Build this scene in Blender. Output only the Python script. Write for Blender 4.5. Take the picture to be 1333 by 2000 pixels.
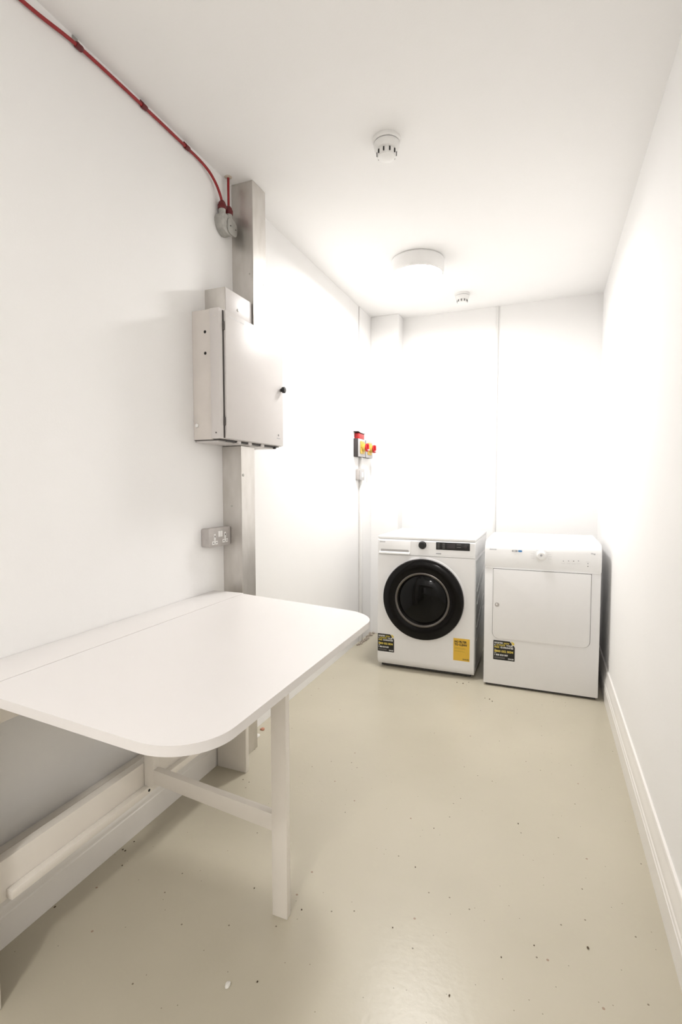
import bpy, bmesh, math, random
from mathutils import Vector, Matrix
random.seed(7)
for o in list(bpy.data.objects):
    bpy.data.objects.remove(o, do_unlink=True)
SC = bpy.context.scene
COL = SC.collection
PI = math.pi

# ------------------------------------------------------------------ camera, world, light, exposure
YAW, PITCH, ROLL, CAMH, FPX = 0.3876, 0.0556, -0.0012, 1.1767, 978.7
cam_d = bpy.data.cameras.new('camera')
cam_d.sensor_fit = 'HORIZONTAL'; cam_d.sensor_width = 36.0
cam_d.lens = FPX * 36.0 / 1333.0
cam_d.clip_start = 0.02
cam = bpy.data.objects.new('camera', cam_d); COL.objects.link(cam)
fw = Vector((-math.sin(YAW)*math.cos(PITCH), math.cos(YAW)*math.cos(PITCH), -math.sin(PITCH)))
rt = Vector((math.cos(YAW), math.sin(YAW), 0)); up = rt.cross(fw)
r2 = math.cos(ROLL)*rt + math.sin(ROLL)*up; u2 = -math.sin(ROLL)*rt + math.cos(ROLL)*up
m = Matrix((r2, u2, -fw)).transposed().to_4x4(); m.translation = Vector((0, 0, CAMH))
cam.matrix_world = m
SC.camera = cam

w = bpy.data.worlds.new('world'); SC.world = w; w.use_nodes = True
w.node_tree.nodes['Background'].inputs[0].default_value = (1, 0.96, 0.9, 1)
w.node_tree.nodes['Background'].inputs[1].default_value = 0.0
SC.view_settings.view_transform = 'Standard'
SC.view_settings.look = 'None'
SC.view_settings.gamma = 1.0
SC.view_settings.use_curve_mapping = False
SC.view_settings.exposure = 2.62
LAMP_E = 23.5          # far lamp diffuser, seen in the picture
LAMP2_E = 19.0         # the second fitting of the room, behind the camera
LAMP_COL = (1.0, 0.985, 0.97)
LAMP2_COL = (1.0, 0.975, 0.95)

# room dimensions (metres)
XL, XR, H = -1.2714, 0.3335, 2.453
YB, YN = 3.84, -1.35        # back wall, wall behind the camera
YJ = 3.457                  # vertical joint in the left wall
ZT = 0.735                  # table top

# ------------------------------------------------------------------ materials
def nodes(m):
    m.use_nodes = True
    nt = m.node_tree
    return nt, nt.nodes['Principled BSDF']
def mat(name, col, rough=0.5, metal=0.0, spec=0.5, noise=0.0, nscale=20, bump=0.0, bscale=60, coat=0.0, emit=None, estr=0):
    m = bpy.data.materials.new(name); nt, b = nodes(m)
    b.inputs['Base Color'].default_value = (*col, 1)
    b.inputs['Roughness'].default_value = rough
    b.inputs['Metallic'].default_value = metal
    b.inputs['Specular IOR Level'].default_value = spec
    if coat: b.inputs['Coat Weight'].default_value = coat; b.inputs['Coat Roughness'].default_value = .05
    if emit:
        b.inputs['Emission Color'].default_value = (*emit, 1); b.inputs['Emission Strength'].default_value = estr
    tc = nt.nodes.new('ShaderNodeTexCoord')
    if noise:
        n = nt.nodes.new('ShaderNodeTexNoise'); n.inputs['Scale'].default_value = nscale; n.inputs['Detail'].default_value = 5
        nt.links.new(tc.outputs['Object'], n.inputs['Vector'])
        r = nt.nodes.new('ShaderNodeMapRange'); r.inputs['From Min'].default_value = .3; r.inputs['From Max'].default_value = .7
        r.inputs['To Min'].default_value = 1-noise; r.inputs['To Max'].default_value = 1+noise*.3
        nt.links.new(n.outputs['Fac'], r.inputs['Value'])
        mx = nt.nodes.new('ShaderNodeVectorMath'); mx.operation = 'SCALE'; mx.inputs[0].default_value = col
        nt.links.new(r.outputs[0], mx.inputs['Scale']); nt.links.new(mx.outputs[0], b.inputs['Base Color'])
    if bump:
        n = nt.nodes.new('ShaderNodeTexNoise'); n.inputs['Scale'].default_value = bscale; n.inputs['Detail'].default_value = 4
        nt.links.new(tc.outputs['Object'], n.inputs['Vector'])
        bp = nt.nodes.new('ShaderNodeBump'); bp.inputs['Strength'].default_value = bump; bp.inputs['Distance'].default_value = .004
        nt.links.new(n.outputs['Fac'], bp.inputs['Height']); nt.links.new(bp.outputs[0], b.inputs['Normal'])
    return m

WALLC = (0.95, 0.94, 0.928)
M = {}
M['wall'] = mat('wall_paint', WALLC, .62, noise=.012, nscale=3, bump=.06, bscale=140, spec=.3)
M['ceiling'] = mat('ceiling_paint', (0.95, 0.94, 0.928), .8, noise=.01, nscale=2, bump=.05, bscale=120, spec=.2)
M['skirting'] = mat('skirting_gloss', (0.91, 0.88, 0.84), .35, noise=.02, nscale=9, bump=.03, bscale=60)
M['table'] = mat('table_lacquer', (0.82, 0.79, 0.77), .33, noise=.012, nscale=4, bump=.02, bscale=40)
M['table_frame'] = mat('table_frame_paint', (0.88, 0.83, 0.76), .4, noise=.03, nscale=8, bump=.03, bscale=50)
M['appliance'] = mat('appliance_enamel', (0.88, 0.872, 0.87), .3, bump=.01, bscale=30, noise=.008)
M['app_plastic'] = mat('appliance_plastic', (0.90, 0.895, 0.89), .38, noise=.005)
M['app_grey'] = mat('light_grey_print', (0.42, 0.42, 0.44), .5)
M['app_faint'] = mat('faint_grey_print', (0.68, 0.67, 0.67), .5)
M['side_panel'] = mat('shaded_side_grey', (0.62, 0.63, 0.62), .3, metal=.5, noise=.06, nscale=6)  # grey holds the shade that falls between washer and dryer
M['shadow_gap'] = mat('dark_gap', (0.10, 0.09, 0.085), .8, noise=.1)
M['plinth'] = mat('plinth_dark', (0.06, 0.055, 0.05), .7, noise=.2)
M['black_gloss'] = mat('black_door_gloss', (0.0035, 0.003, 0.003), .12, spec=.2, noise=.1)
M['black_glass'] = mat('black_glass', (0.002, 0.002, 0.002), .05, spec=.2, noise=.1)
M['dark_rim'] = mat('dark_chrome_rim', (0.13, 0.12, 0.11), .22, metal=.9, noise=.05)
M['black_plastic'] = mat('black_plastic', (0.008, 0.008, 0.0085), .4, noise=.1)
M['screen'] = mat('dark_screen', (0.035, 0.029, 0.032), .3, noise=.05)
M['panel_print'] = mat('panel_print', (0.22, 0.21, 0.2), .5)
M['sticker_black'] = mat('sticker_black', (0.005, 0.0045, 0.004), .5, noise=.1)
M['sticker_yellow'] = mat('sticker_yellow', (0.80, 0.50, 0.055), .45, noise=.05)
M['print_yellow'] = mat('print_yellow', (0.78, 0.62, 0.12), .5)
M['print_white'] = mat('print_white', (0.85, 0.85, 0.83), .5)
M['print_black'] = mat('print_black', (0.03, 0.02, 0.01), .5)
M['print_ochre'] = mat('print_ochre', (0.50, 0.32, 0.04), .5)
M['blue'] = mat('badge_blue', (0.08, 0.28, 0.6), .4)
M['cabinet'] = mat('cabinet_powder_coat', (0.68, 0.645, 0.625), .42, noise=.02, nscale=12, bump=.03, bscale=200)
M['cabinet_side'] = mat('cabinet_back_box_paint', (0.74, 0.69, 0.645), .45, noise=.05, nscale=14, bump=.03, bscale=90)
M['metalclad'] = mat('metalclad_grey_paint', (0.50, 0.47, 0.45), .4, metal=.25, noise=.08, nscale=40, bump=.05, bscale=200)
M['cast'] = mat('cast_grey_fitting', (0.46, 0.45, 0.42), .5, metal=.4, noise=.2, nscale=60, bump=.2, bscale=150)
M['white_plastic'] = mat('white_plastic', (0.88, 0.87, 0.85), .35, noise=.01)
M['knob_grey'] = mat('knob_grey', (0.09, 0.085, 0.085), .4, noise=.1)
M['hole'] = mat('hole_black', (0.008, 0.007, 0.006), .8)
M['red_cable'] = mat('red_cable', (0.30, 0.010, 0.013), .4, noise=.08, nscale=30)
M['red_gland'] = mat('red_gland', (0.13, 0.004, 0.007), .45, noise=.1)
M['red_plastic'] = mat('red_plastic', (0.50, 0.010, 0.014), .35, noise=.03)
M['yellow_plate'] = mat('yellow_plate', (0.62, 0.43, 0.08), .4, noise=.03)
M['iso_body'] = mat('isolator_body', (0.50, 0.49, 0.49), .4, noise=.02)
M['iso_side'] = mat('isolator_base_grey', (0.045, 0.038, 0.038), .6, noise=.1)
M['lamp_white'] = mat('lamp_rim', (0.9, 0.89, 0.88), .4, noise=.01)
M['diffuser'] = mat('lamp_diffuser', (0.9, 0.9, 0.9), .5, emit=LAMP_COL, estr=LAMP_E)
M['diffuser2'] = mat('lamp_diffuser_near', (0.9, 0.9, 0.9), .5, emit=LAMP2_COL, estr=LAMP2_E)
M['plaster'] = mat('plaster_chip', (0.85, 0.83, 0.78), .8, noise=.1, nscale=200)
M['brick_chip'] = mat('brick_chip', (0.55, 0.27, 0.18), .9, noise=.2, nscale=200)
M['grit'] = mat('dark_grit', (0.10, 0.07, 0.04), .9, noise=.3, nscale=200)
M['dust'] = mat('grey_dust', (0.40, 0.34, 0.28), .95, noise=.3, nscale=120)
M['filler'] = mat('beige_filler', (0.62, 0.54, 0.45), .9, noise=.1, nscale=90)
M['gap_grey'] = mat('gap_grey', (0.16, 0.145, 0.135), .7)
M['recess_shade'] = mat('handle_shade', (0.40, 0.385, 0.375), .6)  # mid-grey painted as shade inside the drawer scoop
M['joint'] = mat('joint_sealant', (0.22, 0.17, 0.14), .8, noise=.15, nscale=30)

# brushed galvanised steel: spangle mottling, streaked roughness
def galv():
    m = bpy.data.materials.new('galvanised_steel'); nt, b = nodes(m)
    b.inputs['Metallic'].default_value = .92
    tc = nt.nodes.new('ShaderNodeTexCoord')
    mp = nt.nodes.new('ShaderNodeMapping'); mp.inputs['Scale'].default_value = (14, 14, 5)
    nt.links.new(tc.outputs['Object'], mp.inputs['Vector'])
    v = nt.nodes.new('ShaderNodeTexNoise'); v.inputs['Scale'].default_value = 2.2; v.inputs['Detail'].default_value = 6
    nt.links.new(mp.outputs[0], v.inputs['Vector'])
    cr = nt.nodes.new('ShaderNodeValToRGB')
    cr.color_ramp.elements[0].position = .3; cr.color_ramp.elements[0].color = (.60, .575, .54, 1)
    cr.color_ramp.elements[1].position = .7; cr.color_ramp.elements[1].color = (.68, .655, .625, 1)
    nt.links.new(v.outputs['Fac'], cr.inputs[0]); nt.links.new(cr.outputs[0], b.inputs['Base Color'])
    mr = nt.nodes.new('ShaderNodeMapRange'); mr.inputs['To Min'].default_value = .32; mr.inputs['To Max'].default_value = .37
    nt.links.new(v.outputs['Fac'], mr.inputs['Value']); nt.links.new(mr.outputs[0], b.inputs['Roughness'])
    mp2 = nt.nodes.new('ShaderNodeMapping'); mp2.inputs['Scale'].default_value = (3, 3, 400)
    nt.links.new(tc.outputs['Object'], mp2.inputs['Vector'])
    n2 = nt.nodes.new('ShaderNodeTexNoise'); n2.inputs['Scale'].default_value = 1
    nt.links.new(mp2.outputs[0], n2.inputs['Vector'])
    bp = nt.nodes.new('ShaderNodeBump'); bp.inputs['Strength'].default_value = .025; bp.inputs['Distance'].default_value = .001
    nt.links.new(n2.outputs['Fac'], bp.inputs['Height']); nt.links.new(bp.outputs[0], b.inputs['Normal'])
    return m
M['galv'] = galv()

# grey-green gloss floor paint with fine grit, chips and dirt
def floor_mat():
    m = bpy.data.materials.new('floor_paint'); nt, b = nodes(m)
    L = nt.links.new
    tc = nt.nodes.new('ShaderNodeTexCoord')
    def noise(scale, detail=4, dist=0):
        n = nt.nodes.new('ShaderNodeTexNoise'); n.inputs['Scale'].default_value = scale
        n.inputs['Detail'].default_value = detail; n.inputs['Distortion'].default_value = dist
        L(tc.outputs['Object'], n.inputs['Vector']); return n
    def ramp(src, p0, p1, c0, c1):
        r = nt.nodes.new('ShaderNodeValToRGB'); r.color_ramp.elements[0].position = p0; r.color_ramp.elements[1].position = p1
        r.color_ramp.elements[0].color = (*c0, 1); r.color_ramp.elements[1].color = (*c1, 1); L(src, r.inputs[0]); return r
    def mix(fac, a, c):
        x = nt.nodes.new('ShaderNodeMix'); x.data_type = 'RGBA'
        L(fac, x.inputs[0]); L(a, x.inputs[6])
        if isinstance(c, tuple): x.inputs[7].default_value = (*c, 1)
        else: L(c, x.inputs[7])
        return x.outputs[2]
    base = ramp(noise(1.6, 6).outputs['Fac'], .3, .7, (.505, .462, .362), (.565, .517, .408))
    # fine dark specks: small voronoi cells, few of them kept
    def specks(scale, keep, size, seedoff):
        mp = nt.nodes.new('ShaderNodeMapping'); mp.inputs['Location'].default_value = (seedoff, seedoff*.7, 0)
        L(tc.outputs['Object'], mp.inputs['Vector'])
        v = nt.nodes.new('ShaderNodeTexVoronoi'); v.voronoi_dimensions = '2D'; v.inputs['Scale'].default_value = scale
        L(mp.outputs[0], v.inputs['Vector'])
        a = nt.nodes.new('ShaderNodeMath'); a.operation = 'LESS_THAN'; a.inputs[1].default_value = size
        L(v.outputs['Distance'], a.inputs[0])
        sp = nt.nodes.new('ShaderNodeSeparateColor'); L(v.outputs['Color'], sp.inputs[0])
        k = nt.nodes.new('ShaderNodeMath'); k.operation = 'GREATER_THAN'; k.inputs[1].default_value = keep
        L(sp.outputs[0], k.inputs[0])
        mm = nt.nodes.new('ShaderNodeMath'); mm.operation = 'MULTIPLY'; L(a.outputs[0], mm.inputs[0]); L(k.outputs[0], mm.inputs[1])
        return mm.outputs[0]
    c = mix(specks(34, .95, .05, 3.1), base.outputs[0], (.29, .255, .18))
    c = mix(specks(17, .94, .04, 9.7), c, (.20, .165, .11))
    c = mix(specks(9, .93, .03, 5.3), c, (.34, .24, .17))
    L(c, b.inputs['Base Color'])
    b.inputs['Roughness'].default_value = .31
    bp = nt.nodes.new('ShaderNodeBump'); bp.inputs['Strength'].default_value = .12; bp.inputs['Distance'].default_value = .003
    L(noise(55, 3).outputs['Fac'], bp.inputs['Height']); L(bp.outputs[0], b.inputs['Normal'])
    b.inputs['Specular IOR Level'].default_value = .45
    return m
M['floor'] = floor_mat()

# ------------------------------------------------------------------ mesh helpers
def nb(): return bmesh.new()
def box(bm, x0, x1, y0, y1, z0, z1, bev=0.0, seg=2):
    r = bmesh.ops.create_cube(bm, size=1)
    vs = r['verts']
    bmesh.ops.scale(bm, vec=(x1-x0, y1-y0, z1-z0), verts=vs)
    bmesh.ops.translate(bm, vec=((x0+x1)/2, (y0+y1)/2, (z0+z1)/2), verts=vs)
    if bev:
        es = list({e for v in vs for e in v.link_edges})
        bmesh.ops.bevel(bm, geom=es, offset=bev, segments=seg, profile=.5, affect='EDGES')
    return bm
def frame_of(axis):
    a = Vector(axis).normalized()
    t = Vector((0, 0, 1)) if abs(a.z) < .9 else Vector((0, 1, 0))
    u = a.cross(t).normalized(); return a, u, a.cross(u).normalized()
def lathe(bm, c, axis, prof, seg=32, cap=True):
    """prof: list of (radius, distance along axis)"""
    a, u, v = frame_of(axis); c = Vector(c); rings = []
    for r, d in prof:
        if r < 1e-6: rings.append([bm.verts.new(c + a*d)])
        else: rings.append([bm.verts.new(c + a*d + u*(r*math.cos(2*PI*k/seg)) + v*(r*math.sin(2*PI*k/seg))) for k in range(seg)])
    for A, B in zip(rings, rings[1:]):
        if len(A) == 1 and len(B) == 1: continue
        for k in range(seg):
            k2 = (k+1) % seg
            if len(A) == 1: bm.faces.new((A[0], B[k], B[k2]))
            elif len(B) == 1: bm.faces.new((A[k], B[0], A[k2]))
            else: bm.faces.new((A[k], B[k], B[k2], A[k2]))
    if cap:
        if len(rings[0]) > 1: bm.faces.new(rings[0])
        if len(rings[-1]) > 1: bm.faces.new(rings[-1])
    return bm
def cyl(bm, c, axis, r, h, seg=24, bev=0.0):
    p = [(r, 0), (r, h)] if not bev else [(r-bev, 0), (r, bev), (r, h-bev), (r-bev, h)]
    return lathe(bm, c, axis, p, seg)
def prism(bm, pts, axis, d0, d1, bev=0.0, seg=2):
    """pts: 2D polygon; axis 'x': (y,z), 'y': (x,z), 'z': (x,y)"""
    def P(p, d):
        return {'x': (d, p[0], p[1]), 'y': (p[0], d, p[1]), 'z': (p[0], p[1], d)}[axis]
    A = [bm.verts.new(P(p, d0)) for p in pts]; B = [bm.verts.new(P(p, d1)) for p in pts]
    f0 = bm.faces.new(A); f1 = bm.faces.new(B[::-1])
    n = len(pts)
    for k in range(n): bm.faces.new((A[k], A[(k+1) % n], B[(k+1) % n], B[k]))
    if bev:
        es = list(set(f0.edges) | set(f1.edges))
        bmesh.ops.bevel(bm, geom=es, offset=bev, segments=seg, profile=.5, affect='EDGES')
    return bm
def rrect(x0, x1, y0, y1, r, n=6):
    """rounded rectangle; r a number or four radii (x0y0, x1y0, x1y1, x0y1)"""
    if not hasattr(r, '__len__'): r = (r,)*4
    out = []
    for (cx, cy, a0, rr) in ((x0, y0, PI, r[0]), (x1, y0, -PI/2, r[1]), (x1, y1, 0, r[2]), (x0, y1, PI/2, r[3])):
        sx = 1 if cx == x0 else -1; sy = 1 if cy == y0 else -1
        if rr <= 0: out.append((cx, cy)); continue
        for k in range(n+1):
            a = a0 + PI/2*k/n
            out.append((cx + sx*rr + rr*math.cos(a), cy + sy*rr + rr*math.sin(a)))
    return out
def catmull(pts, n=8):
    P = [Vector(p) for p in pts]; P = [2*P[0]-P[1]] + P + [2*P[-1]-P[-2]]; out = []
    for i in range(1, len(P)-2):
        for k in range(n):
            t = k/n
            out.append(.5*((2*P[i]) + (-P[i-1]+P[i+1])*t + (2*P[i-1]-5*P[i]+4*P[i+1]-P[i+2])*t*t + (-P[i-1]+3*P[i]-3*P[i+1]+P[i+2])*t**3))
    out.append(P[-2]); return out
def tube(bm, pts, r, seg=10):
    pts = [Vector(p) for p in pts]; prev = None; rings = []
    for i, p in enumerate(pts):
        d = (pts[min(i+1, len(pts)-1)] - pts[max(i-1, 0)]).normalized()
        if prev is None: a, u, v = frame_of(d)
        else:
            u = (prev - d*prev.dot(d)).normalized(); v = d.cross(u)
        prev = u
        rings.append([bm.verts.new(p + u*(r*math.cos(2*PI*k/seg)) + v*(r*math.sin(2*PI*k/seg))) for k in range(seg)])
    for A, B in zip(rings, rings[1:]):
        for k in range(seg): bm.faces.new((A[k], B[k], B[(k+1) % seg], A[(k+1) % seg]))
    bm.faces.new(rings[0]); bm.faces.new(rings[-1])
    return bm
def lump(bm, c, sx, sy, sz, seed=1, sub=2):
    rnd = random.Random(seed)
    r = bmesh.ops.create_icosphere(bm, subdivisions=sub, radius=1)
    for v in r['verts']:
        k = rnd.uniform(.75, 1.1)
        v.co = Vector((c[0]+v.co.x*sx*k, c[1]+v.co.y*sy*k, c[2]+max(v.co.z, -.6)*sz*k))
    return bm
def add(name, bm, m, parent=None, origin=(0, 0, 0), sharp=32):
    """links one bmesh as one mesh object; vertices given in world space, origin taken off"""
    bmesh.ops.recalc_face_normals(bm, faces=bm.faces[:])
    if origin != (0, 0, 0): bmesh.ops.translate(bm, vec=-Vector(origin), verts=bm.verts[:])
    me = bpy.data.meshes.new(name); bm.to_mesh(me); bm.free()
    for p in me.polygons: p.use_smooth = True
    me.set_sharp_from_angle(angle=math.radians(sharp))
    me.materials.append(m if not isinstance(m, str) else M[m])
    o = bpy.data.objects.new(name, me); COL.objects.link(o)
    if parent is not None: o.parent = parent
    return o
class Thing:
    def __init__(s, name, loc, label, cat, group=None):
        s.o = bpy.data.objects.new(name, None); s.o.empty_display_size = .05
        COL.objects.link(s.o); s.o.location = loc; s.loc = tuple(loc)
        s.o['label'] = label; s.o['category'] = cat
        if group: s.o['group'] = group
    def part(s, name, bm, m, parent=None, label=None, sharp=32):
        o = add(name, bm, m, parent or s.o, s.loc, sharp)
        if label: o['label'] = label
        return o
def struct(name, bm, m, label=None, parent=None):
    o = add(name, bm, m, parent)
    if parent is None: o['kind'] = 'structure'
    if label and parent is None: o['label'] = label
    return o
def solo(name, bm, m, loc, label, cat, group=None):
    o = add(name, bm, m, None, tuple(loc)); o.location = loc
    o['label'] = label; o['category'] = cat
    if group: o['group'] = group
    return o
def text_bm(s, x, z, size, width=None, plane='y', at=0.0, align='LEFT', bold=0.0):
    """flat lettering as mesh. plane 'y': reads facing -Y in (x,z); plane 'x': reads facing +X along +y."""
    cu = bpy.data.curves.new('t', 'FONT'); cu.body = s; cu.size = size; cu.resolution_u = 2
    cu.align_x = 'LEFT'; cu.offset = bold
    ob = bpy.data.objects.new('t', cu); COL.objects.link(ob)
    dg = bpy.context.evaluated_depsgraph_get()
    me = bpy.data.meshes.new_from_object(ob.evaluated_get(dg))
    bpy.data.objects.remove(ob); bpy.data.curves.remove(cu)
    bm = bmesh.new(); bm.from_mesh(me); bpy.data.meshes.remove(me)
    xs = [v.co.x for v in bm.verts]; w0 = max(xs)-min(xs)
    k = (width/w0) if width else 1.0
    mn = min(xs)
    for v in bm.verts:
        a = (v.co.x-mn)*k; b = v.co.y
        if plane == 'y': v.co = Vector((x+a, at, z+b))
        else: v.co = Vector((at, x+a, z+b))
    return bm
def join(*bms):
    out = bmesh.new()
    for b in bms:
        me = bpy.data.meshes.new('j'); b.to_mesh(me); b.free(); out.from_mesh(me); bpy.data.meshes.remove(me)
    return out

# ------------------------------------------------------------------ room shell
struct('floor', box(nb(), XL-.12, XR+.12, YN-.12, YB+.12, -.10, 0), 'floor', 'grey-green gloss painted floor with specks of grit')
struct('ceiling', box(nb(), XL-.12, XR+.12, YN-.12, YB+.12, H, H+.1), 'ceiling', 'plain white ceiling')
wl = struct('wall_left', box(nb(), XL-.12, XL, YN, YJ-.003, 0, H), 'wall', 'white painted left wall')
struct('wall_panel', box(nb(), XL-.12, XL+.004, YJ+.003, YB, 0, H), 'wall', parent=wl)
struct('wall_joint', box(nb(), XL-.12, XL-.001, YJ-.003, YJ+.003, 0, H), 'joint', parent=wl)
struct('wall_boxing', box(nb(), XL+.004, -1.047, 3.715, YB, 0, H, .002, 1), 'wall', parent=wl)
struct('wall_right', box(nb(), XR, XR+.12, YN, YB, 0, H), 'wall', 'white painted right wall')
struct('wall_back', box(nb(), XL-.12, XR+.12, YB, YB+.12, 0, H), 'wall', 'white painted back wall behind the machines')
struct('wall_front', box(nb(), XL-.12, XR+.12, YN-.12, YN, 0, H), 'wall', 'white wall behind the camera')
def skirt(name, x, sgn, y0, y1, label):
    h = .168; t = .018
    prof = [(0, 0), (t, 0), (t, .078), (t-.0025, .081), (t-.0025, .088), (t+.0005, .091), (t+.0010, .097), (t, .103), (t-.0025, .106), (t-.0025, .111),
            (t-.0035, .120), (t-.006, .132), (t-.0095, .146), (t-.0105, .152), (t-.0085, .155), (t-.0085, .161), (t-.0110, .168), (0, h)]
    pts = [(x+sgn*a, b) for a, b in prof]
    o = struct(name, prism(nb(), pts, 'y', y0, y1), 'skirting', label)
    return o
skirt('baseboard_left', XL, 1, YN, 1.765, 'white moulded skirting board along the left wall')
skirt('baseboard_right', XR, -1, YN, YB, 'white moulded skirting board along the right wall')

# slim white pipe cover on the back wall
solo('trunking_strip', box(nb(), -.352, -.338, YB-.012, YB, 0, H, .003), 'white_plastic', (-.345, YB, 0),
     'thin white vertical trunking on the back wall behind the two machines', 'trunking')

# ------------------------------------------------------------------ ceiling lamps
def ceiling_lamp(x, y, label, dm):
    t = Thing('ceiling_lamp', (x, y, H), label, 'ceiling light')
    t.part('base_ring', lathe(nb(), (x, y, H), (0, 0, -1), [(.130, 0), (.146, .001), (.1505, .008), (.1510, .060), (.1485, .074), (.1435, .081), (.1385, .0825), (.1375, .079), (.1375, .070)], 72, cap=False), 'lamp_white')
    t.part('diffuser', lathe(nb(), (x, y, H), (0, 0, -1), [(.1375, .0765), (.130, .0790), (.10, .0815), (.05, .083), (0, .0835)], 72, cap=False), dm)
    return t
ceiling_lamp(-.705, 2.89, 'glowing round white ceiling lamp above the washing machine', 'diffuser')
ceiling_lamp(-.40, -1.0, 'round white ceiling lamp at the near end of the room', 'diffuser2')

# ------------------------------------------------------------------ smoke detectors
def detector(x, y, R, dep, label, fine=True, tilt=0):
    t = Thing('smoke_detector', (x, y, H), label, 'smoke detector', 'smoke detectors on the ceiling')
    k = R/.053
    t.part('base', lathe(nb(), (x, y, H), (0, 0, -1), [(R, 0), (R, .008*k), (R*.97, .012*k), (R*.92, .014*k)], 48), 'white_plastic')
    bd = [(R*.86, .010*k), (R*.86, .017*k)]
    t.part('seam_ring', lathe(nb(), (x, y, H), (0, 0, -1), bd, 48), 'app_grey', label='thin dark seam under the base')
    t.part('body', lathe(nb(), (x, y, H), (0, 0, -1), [(R*.90, .0165*k), (R*.92, .020*k), (R*.88, .034*k), (R*.80, .041*k), (R*.70, .043*k), (R*.66, .045*k),
        (R*.66, .058*k), (R*.60, .0645*k), (R*.30, .068*k), (0, .069*k)], 48), 'white_plastic')
    bm = nb()
    for j in range(10):
        a = 2*PI*j/10 + .3
        c = Vector((math.cos(a), math.sin(a), 0))
        b2 = box(nb(), -.0022*k, .0022*k, -.003*k, .003*k, -.007*k, .007*k)
        rot = Matrix.Rotation(a+PI/2, 3, 'Z')
        for v in b2.verts: v.co = rot @ v.co + Vector((x, y, H-.052*k)) + c*(R*.655)
        bm = join(bm, b2)
    t.part('vent_slots', bm, 'hole')
detector(-.572, 1.855, .053, .069, 'larger white round smoke detector nearest the camera, high up in the middle')
detector(-.545, 3.50, .050, .06, 'small white smoke detector beyond the round ceiling lamp')

# ------------------------------------------------------------------ galvanised trunking on the left wall
t = Thing('metal_trunking', (-1.225, 1.84, 0), 'lower galvanised steel trunking column running from the floor to the grey cabinet', 'trunking', 'galvanised trunking columns')
t.part('channel', box(nb(), XL, -1.178, 1.783, 1.865, 0, 1.336, .0015, 1), 'galv')
t.part('lid', box(nb(), -1.178, -1.1755, 1.781, 1.884, 0, 1.336, .0008, 1), 'galv', label='smooth steel lid strip of the trunking')
for (yy, zz) in ((1.795, 1.215), (1.80, .35)):
    t.part('screw', cyl(nb(), (-1.1755, yy, zz), (1, 0, 0), .006, .002, 16, .0005), 'cast')
t.part('screw', cyl(nb(), (-1.226, 1.783, 1.085), (0, -1, 0), .004, .0015, 12), 'cast')
t = Thing('metal_trunking', (-1.225, 1.92, H), 'upper galvanised steel trunking column hanging from the ceiling above the cabinet', 'trunking', 'galvanised trunking columns')
t.part('channel', box(nb(), XL, -1.168, 1.876, 1.972, 1.8385, H, .0015, 1), 'galv')
t.part('lid', box(nb(), -1.168, -1.1655, 1.874, 1.978, 1.8385, H-.001, .0008, 1), 'galv', label='smooth steel lid strip of the trunking')
t.part('screw', cyl(nb(), (-1.1655, 1.958, 2.05), (1, 0, 0), .004, .0015, 14), 'cast')
t.part('screw', cyl(nb(), (-1.185, 1.876, 2.07), (0, -1, 0), .003, .0015, 12), 'cast')

# ------------------------------------------------------------------ distribution cabinet
t = Thing('electrical_cabinet', (XL, 1.83, 1.35), 'grey-white metal electrical cabinet on the left wall', 'cabinet')
Z0, Z1 = 1.348, 1.835
t.part('back_box', box(nb(), XL, -1.180, 1.600, 2.050, Z0, Z1+.003, .002), 'cabinet_side')
t.part('cover', box(nb(), -1.180, -1.139, 1.588, 2.063, Z0+.002, Z1, .002), 'cabinet', label='front cover frame of the cabinet')
t.part('seam', box(nb(), -1.1825, -1.1795, 1.5985, 2.052, Z0+.002, Z1-.002), 'shadow_gap')
d = t.part('door', box(nb(), -1.137, -1.128, 1.6155, 2.058, Z0+.004, Z1-.003, .002), 'cabinet')
t.part('door_gap', box(nb(), -1.1395, -1.1385, 1.6085, 1.6165, Z0+.005, Z1-.004), 'shadow_gap')
t.part('door_knob', lathe(nb(), (-1.128, 2.040, 1.605), (1, 0, 0), [(.008, 0), (.008, .008), (.014, .009), (.0145, .018), (.012, .0205), (0, .021)], 24), 'black_plastic', parent=d, label='round black turning knob')
t.part('knob_face', lathe(nb(), (-1.107, 2.040, 1.605), (1, 0, 0), [(.0115, 0), (.010, .0008), (0, .001)], 24), 'knob_grey', parent=d)
for zz in (1.773, 1.416):
    t.part('hinge', cyl(nb(), (-1.135, 1.611, zz-.016), (0, 0, 1), .004, .032, 12, .001), 'shadow_gap')
for zz in (1.755, 1.675):
    t.part('knockout_hole', cyl(nb(), (-1.211, 1.6005, zz), (0, -1, 0), .0058, .001, 18), 'hole')
t.part('cover_screw', cyl(nb(), (-1.158, 1.5885, 1.804), (0, -1, 0), .003, .0015, 12), 'cabinet_side')
t.part('cover_screw', cyl(nb(), (-1.158, 1.5885, 1.372), (0, -1, 0), .003, .0015, 12), 'shadow_gap')
t.part('filler_blob', lump(nb(), (-1.254, 1.597, 1.402), .008, .007, .010, 3), 'white_plastic', label='blob of white paint on the side')
t.part('earth_rod', join(cyl(nb(), (-1.150, 1.64, Z0-.003), (0, 1, 0), .0032, .37, 10), cyl(nb(), (-1.150, 2.008, Z0-.004), (0, 1, 0), .0075, .012, 14, .001)), 'black_plastic', label='thin black rod under the bottom edge')
for yy in (1.72, 1.80, 1.90):
    t.part('rod_clip', box(nb(), -1.158, -1.142, yy-.012, yy+.012, Z0-.0095, Z0+.002, .001), 'cabinet')
t.part('bottom_gasket', box(nb(), XL+.002, -1.145, 1.602, 2.045, Z0-.0025, Z0+.001), 'shadow_gap')
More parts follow.
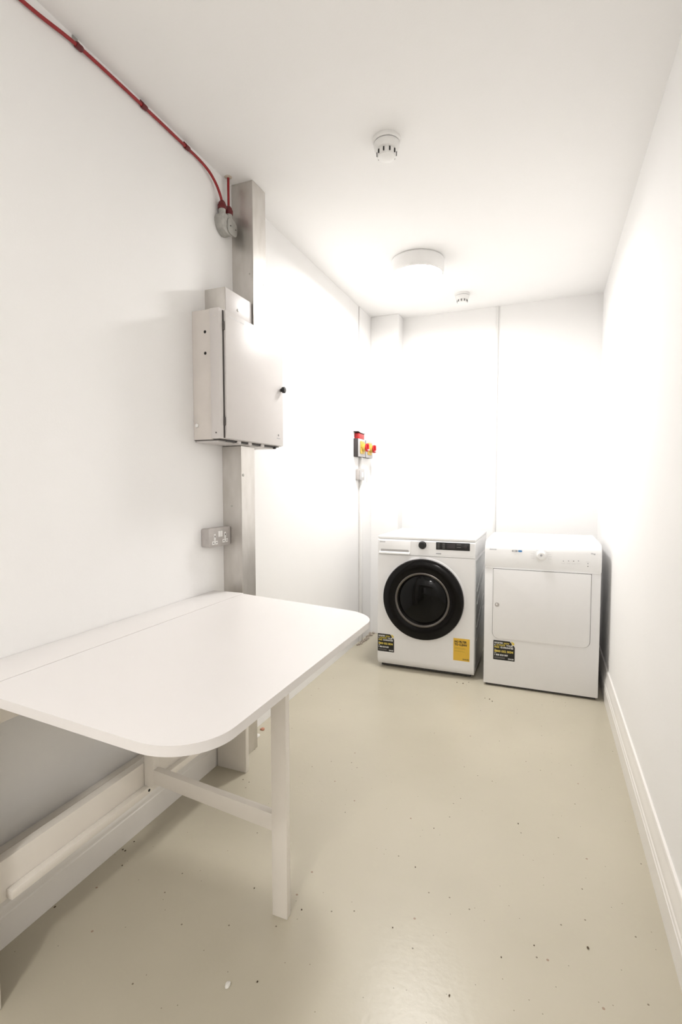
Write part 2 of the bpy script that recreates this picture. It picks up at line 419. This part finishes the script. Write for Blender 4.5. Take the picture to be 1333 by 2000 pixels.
t.part('bottom_plate', box(nb(), XL+.002, -1.165, 1.61, 2.04, Z0-.010, Z0-.002, .001), 'cabinet')
# faint badges (too worn to read in the photo)
bm = nb()
for j in range(9):
    bm = join(bm, box(nb(), -1.128, -1.1276, 1.640+j*.0115, 1.648+j*.0115, 1.812, 1.8155))
t.part('name_strip', bm, 'app_faint', parent=d, label='faint worn print at the top of the door')
t.part('emblem', lathe(nb(), (-1.128, 2.013, 1.398), (1, 0, 0), [(.0055, 0), (.005, .0006), (0, .0007)], 6), 'panel_print', parent=d, label='small dark emblem low on the door')
t.part('emblem_print', box(nb(), -1.128, -1.1276, 1.998, 2.028, 1.3825, 1.3855), 'app_grey', parent=d)

t = Thing('trunking_adaptor', (XL, 1.78, 1.84), 'small square steel adaptor box on top of the electrical cabinet', 'box')
t.part('housing', box(nb(), XL, -1.176, 1.682, 1.872, 1.838, 1.948, .0015), 'galv')
t.part('front_plate', box(nb(), -1.176, -1.1735, 1.684, 1.870, 1.838, 1.946, .001), 'cabinet', label='white front plate')
t.part('screw', lathe(nb(), (-1.1735, 1.766, 1.882), (1, 0, 0), [(.0055, 0), (.005, .002), (0, .003)], 16), 'cast')

# ------------------------------------------------------------------ conduit box with glands and the red cables
cx, cy, cz = -1.250, 1.800, 2.252
t = Thing('conduit_box', (cx, cy, 2.205), 'rounded grey cast conduit box with two red cable glands beside the upper trunking', 'conduit box')
pts = rrect(cy-.047, cy+.047, cz-.047, cz+.030, (.046, .046, .018, .018), 8)
t.part('housing', prism(nb(), pts, 'x', XL, -1.2335, .005, 3), 'cast')
t.part('lid', prism(nb(), rrect(cy-.014, cy+.052, cz-.040, cz+.022, .020, 6), 'x', -1.2335, -1.2285, .0015), 'cast')
for (yy, zz) in ((cy+.004, cz-.008), (cy+.040, cz-.010)):
    t.part('screw', cyl(nb(), (-1.2285, yy, zz), (1, 0, 0), .003, .0015, 10), 'shadow_gap')
for i, yy in enumerate((1.777, 1.823)):
    t.part('spout', cyl(nb(), (cx, yy, cz+.020), (0, 0, 1), .0145, .030, 20, .001), 'cast')
    g = t.part('gland', lathe(nb(), (cx, yy, cz+.048), (0, 0, 1), [(.0165, 0), (.0175, .003), (.0175, .016), (.016, .019), (.014, .026), (.009, .033), (.0055, .036), (0, .036)], 20), 'red_gland', label='dark red cable gland')
ZC = 2.429
base = [(XL+.008, -1.3, 2.405), (XL+.008, -.6, 2.412), (XL+.008, 0, 2.40), (XL+.009, .5, 2.402), (XL+.009, .92, 2.408), (XL+.010, 1.11, 2.426), (XL+.009, 1.362, 2.430),
        (XL+.009, 1.578, 2.428), (XL+.011, 1.650, 2.424), (XL+.014, 1.705, 2.411), (XL+.017, 1.745, 2.384), (-1.251, 1.768, 2.35), (cx, 1.776, 2.325), (cx, 1.777, 2.335-.035)]
t = Thing('red_cable', (XL+.01, 1.0, 2.42), 'long red cable clipped to the left wall just under the ceiling', 'cable')
t.part('cable_run', tube(nb(), catmull(base, 8), .0052, 12), 'red_cable')
for (yy, zz, lb) in ((1.11, 2.426, 'steel-tabbed clip'), (1.362, 2.430, None), (1.578, 2.428, None)):
    b1 = lathe(nb(), (XL+.0095, yy-.011, zz), (0, 1, 0), [(.0075, 0), (.0085, .003), (.0085, .019), (.0075, .022)], 14)
    b2 = box(nb(), XL, XL+.003, yy-.009, yy+.009, zz, zz+.020, .001)
    t.part('cable_clip', join(b1, b2), 'red_gland')
t.part('clip_tab', box(nb(), XL, XL+.0035, 1.095, 1.113, 2.432, 2.4505, .001), 'cast', label='grey metal tab above the first clip')
t = Thing('red_cable', (cx, 1.823, 2.40), 'short straight red cable dropping from the ceiling into the right gland', 'cable')
t.part('cable_run', tube(nb(), [(cx, 1.823, 2.32), (cx, 1.8225, 2.36), (cx+.001, 1.821, 2.41), (cx, 1.823, H)], .0050, 12), 'red_cable')
t.part('ceiling_filler', lathe(nb(), (cx, 1.823, H), (0, 0, -1), [(.016, 0), (.013, .002), (.008, .003), (.0052, .0035)], 18), 'filler', label='rough beige filler around the hole')

# ------------------------------------------------------------------ metal-clad double socket
y0, y1, z0, z1 = 1.634, 1.781, .924, .999
t = Thing('double_socket', (XL, 1.70, .924), 'grey metal-clad double socket beside the lower trunking', 'socket')
t.part('back_box', prism(nb(), rrect(y0, y1, z0, z1, .008, 4), 'x', XL, -1.238, .002), 'metalclad')
pl = t.part('front_plate', prism(nb(), rrect(y0-.001, y1, z0-.001, z1+.001, .007, 4), 'x', -1.238, -1.2335, .0012), 'metalclad')
def uk_socket(yc, zc):
    bm = nb()
    k = 1.0
    bm = join(bm, box(nb(), -1.2336, -1.2322, yc-.0055, yc+.0055, zc+.000, zc+.024, .0006, 1),
              box(nb(), -1.2336, -1.2322, yc-.0185, yc-.0020, zc-.019, zc-.0045, .0006, 1),
              box(nb(), -1.2336, -1.2322, yc+.0020, yc+.0185, zc-.019, zc-.0045, .0006, 1),
              box(nb(), -1.2336, -1.2322, yc-.004, yc+.004, zc-.012, zc+.002, .0006, 1))
    o = t.part('socket_outlet', bm, 'white_plastic', label='white three-pin outlet')
    bm = join(box(nb(), -1.2322, -1.2318, yc-.0020, yc+.0020, zc+.010, zc+.0175),
              box(nb(), -1.2322, -1.2318, yc-.0132, yc-.0082, zc-.0135, zc-.0098),
              box(nb(), -1.2322, -1.2318, yc+.0082, yc+.0132, zc-.0135, zc-.0098))
    t.part('pin_holes', bm, 'hole', parent=o)
uk_socket(1.672, .952)
uk_socket(1.742, .955)
for yy in (1.700, 1.7145):
    t.part('rocker_switch', box(nb(), -1.2336, -1.2300, yy-.0060, yy+.0060, .962, .986, .001), 'white_plastic')

# ------------------------------------------------------------------ rotary isolators at the far end of the left wall
def isolator(y0, label):
    y1 = y0 + .150; z0, z1 = 1.372, 1.501
    xf = -1.234
    t = Thing('isolator_switch', (XL, (y0+y1)/2, z0), label, 'switch', 'isolator switches on the left wall')
    t.part('back_box', box(nb(), XL+.0, xf-.003, y0, y1, z0, z1, .002), 'iso_side', label='dark grey back box')
    t.part('front_plate', box(nb(), xf-.003, xf, y0+.001, y1-.001, z0+.001, z1-.001, .001), 'iso_body')
    yc, zc = (y0+y1)/2, (z0+z1)/2+.002
    t.part('dial_plate', box(nb(), xf, xf+.008, yc-.040, yc+.040, zc-.045, zc+.045, .003), 'yellow_plate', label='yellow dial plate')
    t.part('dial_boss', cyl(nb(), (xf+.008, yc, zc), (1, 0, 0), .0285, .024, 32, .002), 'yellow_plate', label='raised yellow boss under the knob')
    k = t.part('rotary_knob', join(lathe(nb(), (xf+.032, yc, zc), (1, 0, 0), [(.020, 0), (.0295, .001), (.030, .004), (.030, .011), (.027, .0135), (0, .0135)], 32),
        box(nb(), xf+.045, xf+.054, yc-.0065, yc+.0065, zc-.026, zc+.026, .003)), 'red_plastic', label='red rotary knob')
    t.part('mark', box(nb(), xf+.008, xf+.0088, yc-.0385, yc-.0335, zc-.0035, zc+.0035), 'print_black')
    t.part('knob_ring', lathe(nb(), (xf+.0455, yc, zc-.017), (1, 0, 0), [(.0070, 0), (.0070, .010), (.0045, .010)], 14), 'print_white', parent=k)
isolator(3.350, 'nearer of the two isolator switches with red knobs')
isolator(3.512, 'farther of the two isolator switches, close to the wall corner')
t = Thing('red_break_box', (XL, 3.42, 1.501), 'small bright red box with a thin lid flap on top of the nearer isolator', 'box')
t.part('body', box(nb(), XL, -1.238, 3.37, 3.485, 1.5015, 1.540, .002), 'red_plastic')
t.part('lid_flap', prism(nb(), [(3.345, 1.549), (3.40, 1.5415), (3.50, 1.5415), (3.50, 1.5435), (3.40, 1.5435), (3.345, 1.551)], 'x', XL, -1.233), 'iso_side', label='thin dark lid edge')
t = Thing('wall_socket', (XL, 3.45, 1.205), 'small grey metal-clad single socket below the isolators', 'socket')
t.part('back_box', prism(nb(), rrect(3.392, 3.488, 1.204, 1.287, .012, 4), 'x', XL, -1.240, .003), 'metalclad')
t.part('front_plate', prism(nb(), rrect(3.392, 3.488, 1.204, 1.287, .012, 4), 'x', -1.240, -1.236, .0015), 'iso_body')
t.part('outlet', box(nb(), -1.236, -1.234, 3.425, 3.462, 1.225, 1.262, .001), 'white_plastic')
solo('mini_trunking', join(box(nb(), XL+.004, -1.250, 3.4605, 3.490, 0, 1.204, .002), box(nb(), XL+.004, -1.250, 3.4605, 3.490, 1.287, 1.372, .002)), 'white_plastic',
     (XL, 3.475, 0), 'slim white vertical trunking feeding the isolators from the floor', 'trunking')
solo('label_strip', box(nb(), XL+.004, XL+.006, 3.615, 3.640, 1.19, 1.28, .0005, 1), 'app_faint', (XL+.005, 3.628, 1.19), 'small grey vertical label on the wall below the farther isolator', 'label')

# ------------------------------------------------------------------ drop-leaf table
SAG = .030; XS, XO = -1.125, -.551; TY0, TY1 = .677, 1.705
def leaf_z(x): return -SAG*max(0, (x-XS))/(XO-XS)
t = Thing('drop_leaf_table', (-1.0, 1.19, 0), 'white gateleg drop-leaf table against the left wall', 'table')
t.part('fixed_top', prism(nb(), rrect(XL+.001, XS-.0008, TY0, TY1+.006, .001, 1), 'z', ZT-.019, ZT+.0015, .0015), 'table')
bm = prism(nb(), rrect(XS+.0008, XO, TY0, TY1, (.001, .125, .115, .001), 14), 'z', ZT-.021, ZT, .003, 3)
for v in bm.verts: v.co.z += leaf_z(v.co.x)
t.part('drop_leaf', bm, 'table')
# two end panels
for (a, b) in ((TY0-.002, TY0+.017), (1.688, 1.710)):
    t.part('end_panel', box(nb(), -1.248, -1.109, a, b, 0, ZT-.019, .0015), 'table_frame')
# lower frame between the panels
t.part('lower_rail', box(nb(), -1.158, -1.132, TY0+.017, 1.688, .222, .318, .0015), 'table_frame')
t.part('front_batten', box(nb(), -1.132, -1.112, .729, 1.688, .226, .247, .0015), 'table_frame')
t.part('back_rail', box(nb(), XL+.001, -1.246, TY0+.017, 1.688, .190, .255, .0015), 'table_frame')
t.part('upper_rail', box(nb(), -1.158, -1.136, TY0+.017, 1.688, ZT-.10, ZT-.0195, .0015), 'table_frame')
t.part('screw_hole', cyl(nb(), (-1.112, 1.158, .2365), (1, 0, 0), .0042, .0006, 14), 'hole')
# gate: pivot post, stretchers, outer leg (sagging a little with the leaf)
def gate_box(x0, x1, w, z0a, z1a, z0b, z1b):
    """bar from inner (a) to outer (b) end along the slightly turned gate"""
    def yc(x): return 1.168 + (x+1.11)/( -.65+1.11)*(1.150-1.168)
    bm = nb(); vs = []
    for (x, za, zb) in ((x0, z0a, z1a), (x1, z0b, z1b)):
        for (s, z) in ((-1, za), (1, za), (1, zb), (-1, zb)):
            vs.append(bm.verts.new((x, yc(x)+s*w/2, z)))
    for f in ((0, 1, 2, 3), (7, 6, 5, 4), (0, 4, 5, 1), (1, 5, 6, 2), (2, 6, 7, 3), (3, 7, 4, 0)): bm.faces.new([vs[i] for i in f])
    bmesh.ops.bevel(bm, geom=bm.edges[:], offset=.0015, segments=2, profile=.5, affect='EDGES')
    return bm
t.part('pivot_post', box(nb(), -1.130, -1.092, 1.158, 1.181, .2475, ZT-.024, .0015), 'table_frame')
t.part('gate_stretcher', gate_box(-1.092, -.668, .022, .262, .306, .238, .286), 'table_frame')
t.part('gate_top_rail', gate_box(-1.092, -.668, .022, ZT-.075, ZT-.025, ZT-.095, ZT-.046), 'table_frame')
t.part('leg', box(nb(), -.6695, -.6235, 1.139, 1.160, 0, ZT-.048, .0018), 'table_frame')

# ------------------------------------------------------------------ stickers with print
def black_sticker(t, x0, z0, ww, hh, y):
    k = ww/.118
    pts = [(x0, z0), (x0+ww, z0), (x0+ww, z0+hh*.70), (x0+ww-.004*k, z0+hh*.79), (x0+ww-.016*k, z0+hh*.81), (x0+ww-.018*k, z0+hh*.90), (x0+ww-.028*k, z0+hh), (x0, z0+hh)]
    s = t.part('warranty_sticker', prism(nb(), pts, 'y', y-.0008, y), 'sticker_black', label='black warranty sticker with yellow and white print')
    yy = y-.0011
    def L(txt, fx, fz, fs, fw, m, b=.0004):
        t.part('print', text_bm(txt, x0+ww*fx, z0+hh*fz, hh*fs, ww*fw, 'y', yy, bold=b), m, parent=s)
    L('REGISTER', .05, .845, .115, .40, 'print_white'); L('NOW', .49, .84, .115, .26, 'print_yellow')
    L('&', .05, .73, .115, .05, 'print_white'); L('ACTIVATE', .13, .73, .115, .42, 'print_yellow'); L('YOUR', .60, .73, .115, .31, 'print_white')
    L('FREE', .05, .615, .115, .23, 'print_yellow'); L('GUARANTEE', .33, .615, .12, .60, 'print_white')
    L('UK', .05, .515, .05, .08, 'print_white', .0001)
    L('0800 032 0034', .05, .40, .155, .88, 'print_yellow', .0006)
    L('IRE', .05, .335, .05, .09, 'print_white', .0001)
    L('1 800 818 009', .06, .215, .125, .62, 'print_white')
    t.part('small_print', join(*[box(nb(), x0+ww*.05, x0+ww*.55, yy, yy+.0003, z0+hh*f, z0+hh*(f+.012)) for f in (.135, .105, .075)]), 'panel_print', parent=s)
    L('ZANUSSI', .69, .06, .095, .26, 'print_white', .0003)
    pk = [(x0+ww-.014*k, z0+hh*.83), (x0+ww-.003*k, z0+hh*.83), (x0+ww-.003*k, z0+hh*.93), (x0+ww-.012*k, z0+hh*.98), (x0+ww-.022*k, z0+hh)]
    t.part('yellow_corner', prism(nb(), pk, 'y', y-.0004, y), 'print_yellow', parent=s)

# ------------------------------------------------------------------ washing machine
WX0, WX1, WY0, WY1 = -.985, -.378, 3.035, 3.625
WXC = (WX0+WX1)/2
t = Thing('washing_machine', (WXC, WY0, 0), 'white front-loading washing machine with a big black porthole door', 'washing machine')
# cabinet: chamfered front bottom edge, slight curve of the front at the foot
prof = [(WY0+.018, .022), (WY0+.004, .040), (WY0, .065), (WY0, .728), (WY0+.004, .732), (WY1, .732), (WY1, .022)]
t.part('cabinet', prism(nb(), prof, 'x', WX0, WX1, .004, 3), 'appliance')
prof = [(WY0-.001, .735), (WY0-.001, .822), (WY0+.004, .829), (WY1, .829), (WY1, .732), (WY0+.004, .7325)]
fascia = t.part('control_fascia', prism(nb(), prof, 'x', WX0, WX1, .005, 3), 'app_plastic')
t.part('worktop', prism(nb(), rrect(WX0-.001, WX1+.001, WY0+.002, WY1, (.012, .012, .004, .004), 4), 'z', .8295, .850, .006, 3), 'app_plastic')
t.part('plinth', box(nb(), WX0+.02, WX1-.02, WY0+.03, WY1-.02, .006, .024), 'plinth')
for (xx, yy) in ((WX0+.05, WY0+.06), (WX1-.05, WY0+.06), (WX0+.05, WY1-.06), (WX1-.05, WY1-.06)):
    t.part('foot', cyl(nb(), (xx, yy, 0), (0, 0, 1), .02, .024, 20, .002), 'black_plastic')
# ridged side panel facing the dryer, shade between the machines put into its grey
t.part('side_panel', box(nb(), WX1-.001, WX1+.0015, WY0+.035, WY1-.02, .05, .715, .001), 'side_panel', label='metallic side panel, its grey painted as the shade beside the dryer')
def ridge(x, ya, za, yb, zb):
    return tube(nb(), [(x, ya, za), (x, yb, zb)], .004, 8)
t.part('side_rib', join(ridge(WX1+.002, WY0+.08, .52, WY0+.42, .66), ridge(WX1+.002, WY0+.08, .44, WY0+.42, .60), ridge(WX1+.002, WY0+.08, .30, WY0+.42, .44), ridge(WX1+.002, WY0+.08, .22, WY0+.42, .36)), 'side_panel')
# door
dx, dz, DR = -.690, .4645, .252
t.part('door_seat', lathe(nb(), (dx, WY0+.001, dz), (0, -1, 0), [(DR+.009, 0), (DR+.008, .003), (DR-.004, .005)], 72), 'appliance')
door = t.part('door', lathe(nb(), (dx, WY0, dz), (0, -1, 0), [(DR-.01, .003), (DR-.001, .008), (DR, .020), (DR-.004, .030), (DR-.014, .036), (DR-.05, .038), (.180, .033), (.168, .030)], 96, cap=False), 'black_gloss', label='glossy black door ring')
t.part('inner_rim', lathe(nb(), (dx, WY0, dz), (0, -1, 0), [(.170, .028), (.1695, .034), (.164, .0355), (.157, .031), (.153, .022), (.150, .016)], 96, cap=False), 'dark_rim', parent=door, label='dark metallic inner rim')
t.part('porthole_glass', lathe(nb(), (dx, WY0, dz), (0, -1, 0), [(.1505, .017), (.135, .025), (.10, .033), (.06, .038), (.03, .0395), (0, .040)], 96, cap=False), 'black_glass', parent=door, label='dark bowl glass')
# drawer with scoop handle
dr = t.part('detergent_drawer', prism(nb(), rrect(WX0+.010, -.770, .737, .822, .006, 3), 'y', WY0-.0035, WY0-.0005, .001), 'app_plastic')
sc = [(WY0-.0035, .752), (WY0-.0035, .739), (WY0-.010, .737), (WY0-.013, .741), (WY0-.012, .748)]
t.part('drawer_handle', prism(nb(), sc, 'x', WX0+.012, -.775, .001), 'app_plastic', parent=dr)
t.part('handle_shade', prism(nb(), rrect(WX0+.022, -.782, .7525, .7665, (.001, .001, .006, .003), 3), 'y', WY0-.0042, WY0-.0034), 'recess_shade', parent=dr, label='flat grey patch painted as the shade of the scoop above the handle')  # flat patch on the drawer front, shade of the scoop put into its colour
t.part('logo', text_bm('ZANUSSI', WX0+.014, .8085, .0105, .036, 'y', WY0-.0040, bold=.0003), 'app_grey', parent=dr)
# dial
t.part('program_dial', lathe(nb(), (-.696, WY0-.001, .801), (0, -1, 0), [(.0245, 0), (.0245, .003), (.0215, .004), (.0205, .020), (.018, .022), (0, .022)], 36), 'black_plastic', label='round black programme dial')
t.part('dial_print', join(*[box(nb(), -.696+math.cos(a)*.037-.005, -.696+math.cos(a)*.037+.005, WY0-.0016, WY0-.0010, .801+math.sin(a)*.022-.0006, .801+math.sin(a)*.022+.0006)
     for a in (2.2, 2.7, 3.2, 3.7, .9, .4, -.1, -.6)]), 'app_faint', parent=fascia, label='faint grey programme markings')
pn = t.part('control_panel', box(nb(), -.612, -.410, WY0-.0030, WY0-.0005, .7775, .8235, .001), 'black_plastic', label='black touch control panel')
t.part('display', box(nb(), -.546, -.499, WY0-.0036, WY0-.0029, .788, .818), 'screen', parent=pn)
bars = []
for zz in (.815, .808, .801, .794, .787):
    bars.append(box(nb(), -.604, -.590, WY0-.0034, WY0-.0030, zz-.0010, zz+.0010))
    bars.append(box(nb(), -.573, -.558, WY0-.0034, WY0-.0030, zz-.0010, zz+.0010))
for zz in (.812, .797):
    bars.append(box(nb(), -.487, -.463, WY0-.0034, WY0-.0030, zz-.0012, zz+.0012))
t.part('button_marks', join(*bars), 'panel_print', parent=pn)
t.part('start_button', lathe(nb(), (-.436, WY0-.003, .801), (0, -1, 0), [(.009, 0), (.0085, .0006), (0, .0007)], 20), 'screen', parent=pn)
t.part('capacity_badge', prism(nb(), rrect(-.612, -.580, .7495, .7565, .0030, 4), 'y', WY0-.002, WY0-.0009), 'app_grey', parent=fascia, label='small dark grey oval badge')
t.part('pump_flap_line', join(box(nb(), -.60, WX1-.01, WY0-.0014, WY0-.0009, .7440, .7450)), 'app_faint', parent=fascia)
black_sticker(t, WX0+.002, .104, .108, .114, WY0)
s = t.part('filter_sticker', box(nb(), -.501, -.404, WY0-.0008, WY0, .106, .243), 'sticker_yellow', label='yellow sticker reading NO FILTER TO CLEAN')
yy = WY0-.0011
for (txt, x, z, sz, wd, m_, b_) in (('NO FILTER', -.494, .2165, .0175, .073, 'print_black', .0009), ('TO CLEAN', -.494, .1990, .0175, .073, 'print_black', .0009),
      ('ZANUSSI', -.446, .1135, .0105, .037, 'print_black', .0003)):
    t.part('print', text_bm(txt, x, z, sz, wd, 'y', yy, bold=b_), m_, parent=s)
t.part('small_print', join(*[box(nb(), -.494, -.494+w_, yy, yy+.0003, z_, z_+.0016) for z_, w_ in ((.186, .060), (.1815, .068), (.177, .066), (.1665, .050), (.162, .062))]), 'print_ochre', parent=s)

# ------------------------------------------------------------------ tumble dryer
DX0, DX1, DY0, DY1 = -.317, .285, 2.985, 3.535
t = Thing('tumble_dryer', ((DX0+DX1)/2, DY0, 0), 'white tumble dryer with a square door beside the right wall', 'tumble dryer')
t.part('cabinet', box(nb(), DX0, DX1, DY0, DY1, .014, .696, .004), 'appliance')
prof = [(DY0-.004, .702), (DY0-.006, .715), (DY0-.003, .800), (DY0+.004, .822), (DY0+.020, .840), (DY0+.050, .849), (DY1, .850), (DY1, .697), (DY0+.002, .697)]
bm = prism(nb(), prof, 'x', DX0-.001, DX1+.001, .005, 3)
fascia = t.part('control_fascia', bm, 'app_plastic', label='white control fascia curving into the top')
t.part('fascia_lip', box(nb(), DX0+.002, DX1-.002, DY0-.004, DY0+.01, .692, .7015, .0015), 'appliance')
for (xx, yy_) in ((DX0+.05, DY0+.06), (DX1-.05, DY0+.06), (DX0+.05, DY1-.06), (DX1-.05, DY1-.06)):
    t.part('foot', cyl(nb(), (xx, yy_, 0), (0, 0, 1), .018, .016, 20, .001), 'black_plastic')
t.part('plinth', box(nb(), DX0+.012, DX1-.012, DY0+.010, DY1-.02, .004, .016), 'plinth')
t.part('door_gap', prism(nb(), rrect(-.2712, .2400, .2850, .6935, (.034, .034, .006, .006), 8), 'y', DY0-.0008, DY0+.001), 'gap_grey', label='shadow line around the door')
door = t.part('door', prism(nb(), rrect(-.2685, .2370, .2875, .6895, (.032, .032, .004, .004), 8), 'y', DY0-.011, DY0-.0005, .003, 3), 'appliance')
t.part('door_lock', lathe(nb(), (-.2455, DY0-.011, .484), (0, -1, 0), [(.0125, 0), (.0125, .001), (.010, .0015), (.009, .0005), (0, .0004)], 28), 'metalclad', parent=door, label='small round grey door catch')
t.part('catch_core', lathe(nb(), (-.2475, DY0-.0115, .486), (0, -1, 0), [(.005, 0), (.004, .001), (0, .0012)], 18), 'white_plastic', parent=door)
FY = DY0-.0045
t.part('timer_knob', lathe(nb(), (-.015, FY, .779), (0, -1, 0), [(.031, 0), (.030, .004), (.023, .006), (.021, .022), (.018, .024), (0, .024)], 36), 'app_plastic', label='round white timer knob')
t.part('knob_cap', lathe(nb(), (-.015, FY-.024, .783), (0, -1, 0), [(.0065, 0), (.006, .0008), (0, .001)], 20), 'app_grey', parent=fascia)
marks = []
for a in [PI*k/8 for k in range(-1, 10)]:
    marks.append(box(nb(), -.015+math.cos(a)*.047-.009, -.015+math.cos(a)*.047+.009, FY-.0018, FY-.0008, .775+math.sin(a)*.034-.0006, .775+math.sin(a)*.034+.0006))
t.part('knob_print', join(*marks), 'app_faint', parent=fascia, label='faint grey programme text around the knob')
t.part('logo', text_bm('ZANUSSI', -.292, .7985, .0100, .038, 'y', FY-.0012, bold=.0003), 'app_grey', parent=fascia)
b1 = text_bm('7kg', .232, .7985, .0105, .022, 'y', FY-.0012, bold=.0002)
t.part('capacity_print', b1, 'app_grey', parent=fascia)
t.part('badge', prism(nb(), rrect(-.170, -.138, .7925, .8035, .005, 4), 'y', FY-.0016, FY-.0006), 'app_grey', parent=fascia, label='grey oval badge')
t.part('badge_centre', prism(nb(), rrect(-.164, -.150, .7950, .8010, .0028, 4), 'y', FY-.0019, FY-.0012), 'print_white', parent=fascia)
t.part('blue_badge', prism(nb(), rrect(-.136, -.116, .7930, .8040, .003, 4), 'y', FY-.0016, FY-.0006), 'blue', parent=fascia, label='small blue badge')
for (xx, zz, m_) in ((.098, .755, 'app_grey'), (.124, .757, 'app_grey'), (.149, .7575, 'panel_print'), (.173, .760, 'app_grey'), (.219, .748, 'app_grey'), (.219, .733, 'panel_print')):
    t.part('indicator_light', lathe(nb(), (xx, FY-.0010, zz), (0, -1, 0), [(.0028, 0), (.0022, .0010), (0, .0012)], 12), m_, parent=fascia)
t.part('button_print', join(*[box(nb(), xx-.010, xx+.010, FY-.0016, FY-.0008, zz-.0006, zz+.0006) for xx, zz in ((.098, .742), (.124, .743), (.149, .743), (.173, .745), (.219, .757))]), 'app_faint', parent=fascia)
black_sticker(t, -.263, .160, .118, .113, DY0)

# ------------------------------------------------------------------ crumbs on the floor
solo('plaster_chip', lump(nb(), (-.668, .929, .004), .0068, .0085, .006, 11), 'plaster', (-.668, .929, 0), 'white plaster chip on the floor near the bottom edge of the photo', 'debris')
solo('plaster_chip', lump(nb(), (-1.225, 1.955, .004), .012, .022, .008, 5), 'plaster', (-1.225, 1.955, 0), 'flat white plaster crumb on the floor behind the table, beside the trunking', 'debris')
solo('brick_chip', lump(nb(), (-1.237, 2.028, .003), .012, .012, .006, 6), 'brick_chip', (-1.237, 2.028, 0), 'orange brick chip on the floor beside the foot of the trunking', 'debris')
bm = nb()
rnd = random.Random(3)
for i in range(26):
    f = i/25
    lump(bm, (XL+.012+rnd.uniform(0, .03), 3.38+f*.33, .004), rnd.uniform(.006, .014), rnd.uniform(.008, .02), rnd.uniform(.004, .010), i, 1)
o = solo('wall_foot_dust', bm, 'dust', (XL+.02, 3.5, 0), 'line of grey-brown rubble dust at the foot of the left wall beside the washing machine', 'debris'); o['kind'] = 'stuff'
grit = [(-0.609, 0.964, 0.0035), (-0.764, 1.198, 0.0030), (-0.737, 1.920, 0.0030), (0.123, 1.355, 0.0050), (-1.240, 1.171, 0.0040), (-1.229, 1.170, 0.0040), (-1.234, 1.213, 0.0035), (-1.189, 1.119, 0.0035), (-1.244, 0.932, 0.0040), (-0.603, 1.184, 0.0030), (-0.429, 2.955, 0.0060), (-0.465, 2.957, 0.0050), (-0.400, 2.984, 0.0040), (-0.261, 2.788, 0.0060), (-0.245, 2.766, 0.0050), (-0.286, 2.792, 0.0040), (-0.065, 1.782, 0.0035), (-0.331, 1.649, 0.0030), (-0.348, 1.454, 0.0030), (-0.182, 1.103, 0.0035), (-0.079, 1.246, 0.0030), (-0.004, 1.311, 0.0030), (-0.353, 1.225, 0.0025), (-0.272, 1.848, 0.0025), (-1.095, 1.644, 0.0030), (-1.063, 1.638, 0.0030)]
bm = nb()
for i, (a, b_, s_) in enumerate(grit):
    lump(bm, (a, b_, s_*.3), s_*.7, s_*.95, s_*.35, 50+i, 1)
o = solo('floor_grit', bm, 'grit', (0, 1.5, 0), 'scattered dark grit specks on the painted floor', 'debris'); o['kind'] = 'stuff'
for o in bpy.data.objects:
    if o.name.split('.')[0] in ('pin_holes', 'dial_print', 'button_marks', 'knob_print', 'button_print', 'small_print', 'name_strip', 'vent_slots'):
        o['kind'] = 'stuff'
bpy.context.view_layer.update()
